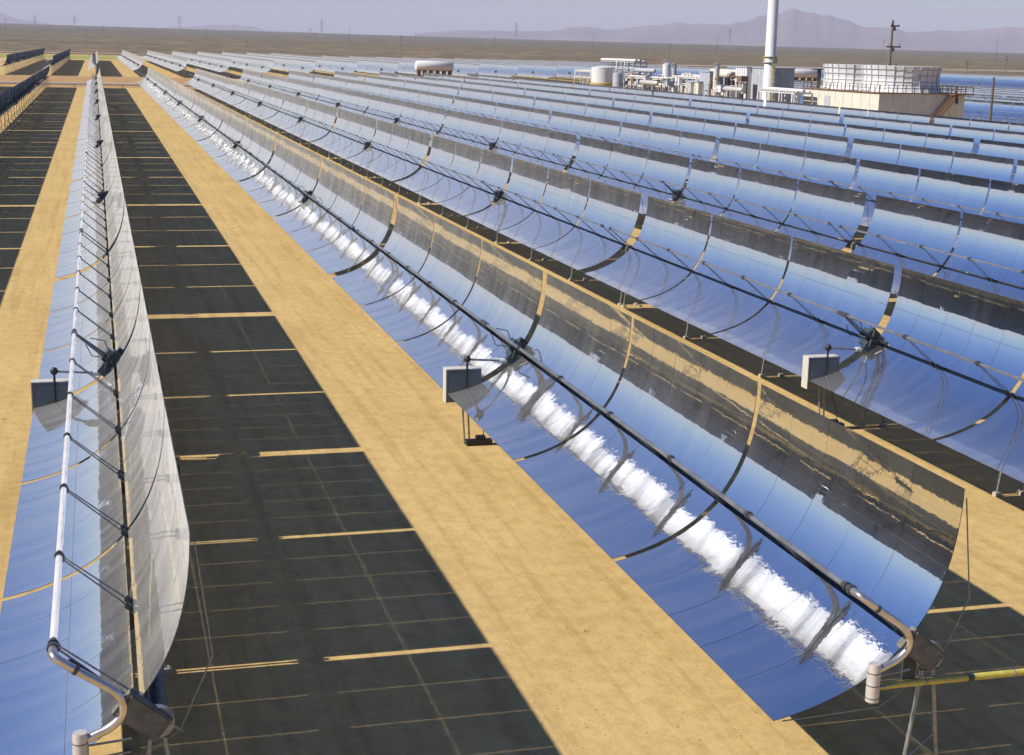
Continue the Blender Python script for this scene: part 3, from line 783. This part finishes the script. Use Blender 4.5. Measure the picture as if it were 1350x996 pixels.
# loose pipework, risers and small plant items
rnd = random.Random(21)
for i in range(26):
    px = 828+i*5.9+rnd.uniform(-3, 3); X = rnd.uniform(99, 108); top = rnd.uniform(97, 114); c = at_x(px, top, X)
    root = empty('pipe_riser', (X, c.y, 0), 'thin pale pipe riser, %s from the left among the plant pipework' % ((['first']+ORD[1:]+['twenty-third','twenty-fourth','twenty-fifth','last'])[i]), 'pipe', 'pipe risers of the plant')
    b = MB(); m_ = rnd.choice((WHITE, ALU, GREYP, CREAM, BROWN)); r_ = rnd.uniform(.08, .2); h = c.z; d_ = rnd.choice((-1, 1))*rnd.uniform(1.2, 4)
    b.tube([(0,0,0), (0,0,h-.2), (0,d_*.1,h), (0,d_,h), (0,d_+.1,h-.2), (0,d_+.1,h-rnd.uniform(1, 3))], r_, m_, 7); b.build('pipe', root)
    b = MB(); b.tube([(0,0,h-1.3), (0,0,h-1.0)], r_*2.0, rnd.choice((DARK, BROWN, ALU)), 8); b.box((-.35,0,h-1.15), (.5,.18,.18), DARK); b.build('valve', root)
for i in range(30):
    px = 826+i*5.4+rnd.uniform(-3, 3); X = rnd.uniform(99, 110); top = rnd.uniform(99, 117); c = at_x(px, top, X); m_ = rnd.choice((CREAM, GREYP, ALU, WHITE, BROWN, GREYP))
    root = empty('equipment_skid', (X, c.y, 0), 'small boxy plant unit, %s from the left among the pipes' % ((['first']+ORD[1:]+['twenty-third','twenty-fourth','twenty-fifth','twenty-sixth','twenty-seventh','twenty-eighth','twenty-ninth','last'])[i]), 'plant unit', 'small plant units')
    h = c.z; w1, w2 = rnd.uniform(.6, 1.8), rnd.uniform(.8, 2.6); hh = rnd.uniform(.8, 2.2)
    b = MB(); b.box((0,0,h-hh/2), (w1,w2,hh), m_); b.box((0,0,h+.05), (w1+.15,w2+.15,.1), GREYP); b.build('housing', root)
    b = MB()
    for sx_ in (-1,1):
        for sy_ in (-1,1): b.box((sx_*w1*.42, sy_*w2*.42, (h-hh)/2), (.12,.12,h-hh), rnd.choice((BROWN, GREYP)))
    b.tube([(-w1/2,w2*.2,h-hh*.6), (-w1/2-.5,w2*.2,h-hh*.6), (-w1/2-.5,w2*.2,h-hh-1.4)], .1, ALU, 6); b.build('support_frame', root)
# white tank shapes far behind; the left one stands for a glaring trough end
def cross_tank_shape(px0, px1, y, zc, r_, gz, label):
    a = at_y(px0, 90, y).x; c = at_y(px1, 90, y).x; root = empty('tank_shape', ((a+c)/2, y, gz), label, 'tank'); L_ = c-a
    b = MB(); b.tube([(-L_/2,0,zc-gz),(-L_/2+.2,0,zc-gz),(L_/2-.2,0,zc-gz),(L_/2,0,zc-gz)], [r_*.85,r_,r_,r_*.85], WHITE, 22); b.build('shell', root)
    for t in (-.42,-.26,-.09,.09,.26,.42): b = MB(); b.box((L_*t,0,(zc-gz-r_*.8)/2), (.9,r_*1.2,zc-gz-r_*.8), BROWN); b.build('saddle', root)
cross_tank_shape(548, 597, 435, 7.1, 1.55, 2.2, 'white tank shape on brown legs standing for a glaring trough end by the embankment')
cross_tank_shape(1030, 1080, 440, 7.0, 1.5, 2.2, 'long white horizontal tank seen between stack and cooling tower')

# utility pole behind the cooling tower and the dark post right of it
pb = at_x(1173, 86, 112); tp = at_x(1177, 27, 112)
root = empty('utility_pole', (pb.x, pb.y, 0), 'tall wooden utility pole with three crossarms behind the cooling tower', 'utility pole')
b = MB(); b.tube([(0,0,-.2), (0,0,tp.z)], [.24,.17], WOOD, 8); b.build('pole', root)
for dz, ln_ in ((-.9,1.6),(-4.2,2.6),(-7.4,2.0)):
    b = MB(); b.box((.35,-.1,tp.z+dz), (ln_,.22,.24), WOOD)
    for t in (-.4,.4): b.tube([(.35+ln_*t,-.1,tp.z+dz+.1), (.35+ln_*t,-.1,tp.z+dz+.5)], .09, OCHRE, 6)
    b.box((.1,-.2,tp.z+dz-.45), (.55,.5,.6), WOOD); b.build('crossarm', root)
pp = at_x(1305, 163, 108); tq = at_x(1307, 102, 108)
root = empty('utility_pole', (108, pp.y, 0), 'bare dark brown post standing right of the cooling tower', 'post')
b = MB(); b.tube([(0,0,-.2), (0,0,tq.z)], [.2,.16], WOOD, 8); b.build('pole', root)
root = empty('pipe_fence', (101, 140, 0), 'low rusty pipe barrier beside the row ends at right edge', 'barrier')
b = MB()
for z in (3.6,4.3): b.tube([(0,-45,z), (0,42,z)], .14, BROWN, 6)
b.build('rail', root); b = MB()
for i in range(12): b.box((0,-45+i*8,2.2), (.16,.16,4.4), BROWN)
b.build('post', root)

# stones and dry tufts scattered over the graded sand
rnd = random.Random(5)
STONE = noisy('pale stones', (.22,.16,.09), (.36,.28,.18), 3, .9)
b = MB()
for i in range(5200):
    lane = rnd.choice((0,0,0,-1,1)); x = -13+lane*S+rnd.uniform(1.5, 12.4); y = -6+90*rnd.random()**1.5; r_ = rnd.uniform(.008, .032)*(1.5 if rnd.random() < .04 else 1)
    k0 = len(b.v); a0_ = rnd.uniform(0, 6.28)
    b.v += [(x+r_*cos(a0_+q*1.5708)*rnd.uniform(.7,1.3), y+r_*sin(a0_+q*1.5708)*rnd.uniform(.7,1.3), -.003) for q in range(4)]+[(x, y, r_*rnd.uniform(.5,.9))]
    for q in range(4): b.face((k0+q, k0+(q+1) % 4, k0+4), STONE)
o = b.build('loose_stones'); tag(o, 'small loose stones scattered over the sand lanes', kind='stuff')
b = MB()
for i in range(46):
    cx_, cy_ = rnd.choice(((-3.9,1.3),(-3.9,1.3),(-16.5,1.2),(9.0,1.0))); x = cx_+rnd.gauss(0, cy_); y = rnd.uniform(2, 120)
    for q in range(16):
        an = rnd.uniform(0, 6.28); l_ = rnd.uniform(.03, .10); p0 = Vector((x+rnd.gauss(0,.03), y+rnd.gauss(0,.03), 0)); d_ = Vector((cos(an)*l_, sin(an)*l_, l_*1.1)); sd_ = Vector((-sin(an), cos(an), 0))*.006
        b.quad([p0-sd_, p0+sd_, p0+d_], OCHRE)
o = b.build('dry_weeds'); tag(o, 'sparse dry weeds along the sand lanes', kind='stuff')

# ------------------------------------------------------------------ haze
hz = bpy.data.materials.new('haze'); hz.use_nodes = True; t = hz.node_tree; t.nodes.clear()
o = t.nodes.new('ShaderNodeOutputMaterial'); pv = t.nodes.new('ShaderNodeVolumePrincipled')
pv.inputs['Color'].default_value = (.84,.84,1,1); pv.inputs['Density'].default_value = 5.8e-5; pv.inputs['Anisotropy'].default_value = 0.0
t.links.new(pv.outputs[0], o.inputs['Volume'])
b = MB(); b.box((0,0,400), (94000,94000,1200), hz); HZ = b.build('haze'); tag(HZ, kind='stuff'); HZ['label'] = 'pale blue desert haze fading the far plain and mountains'
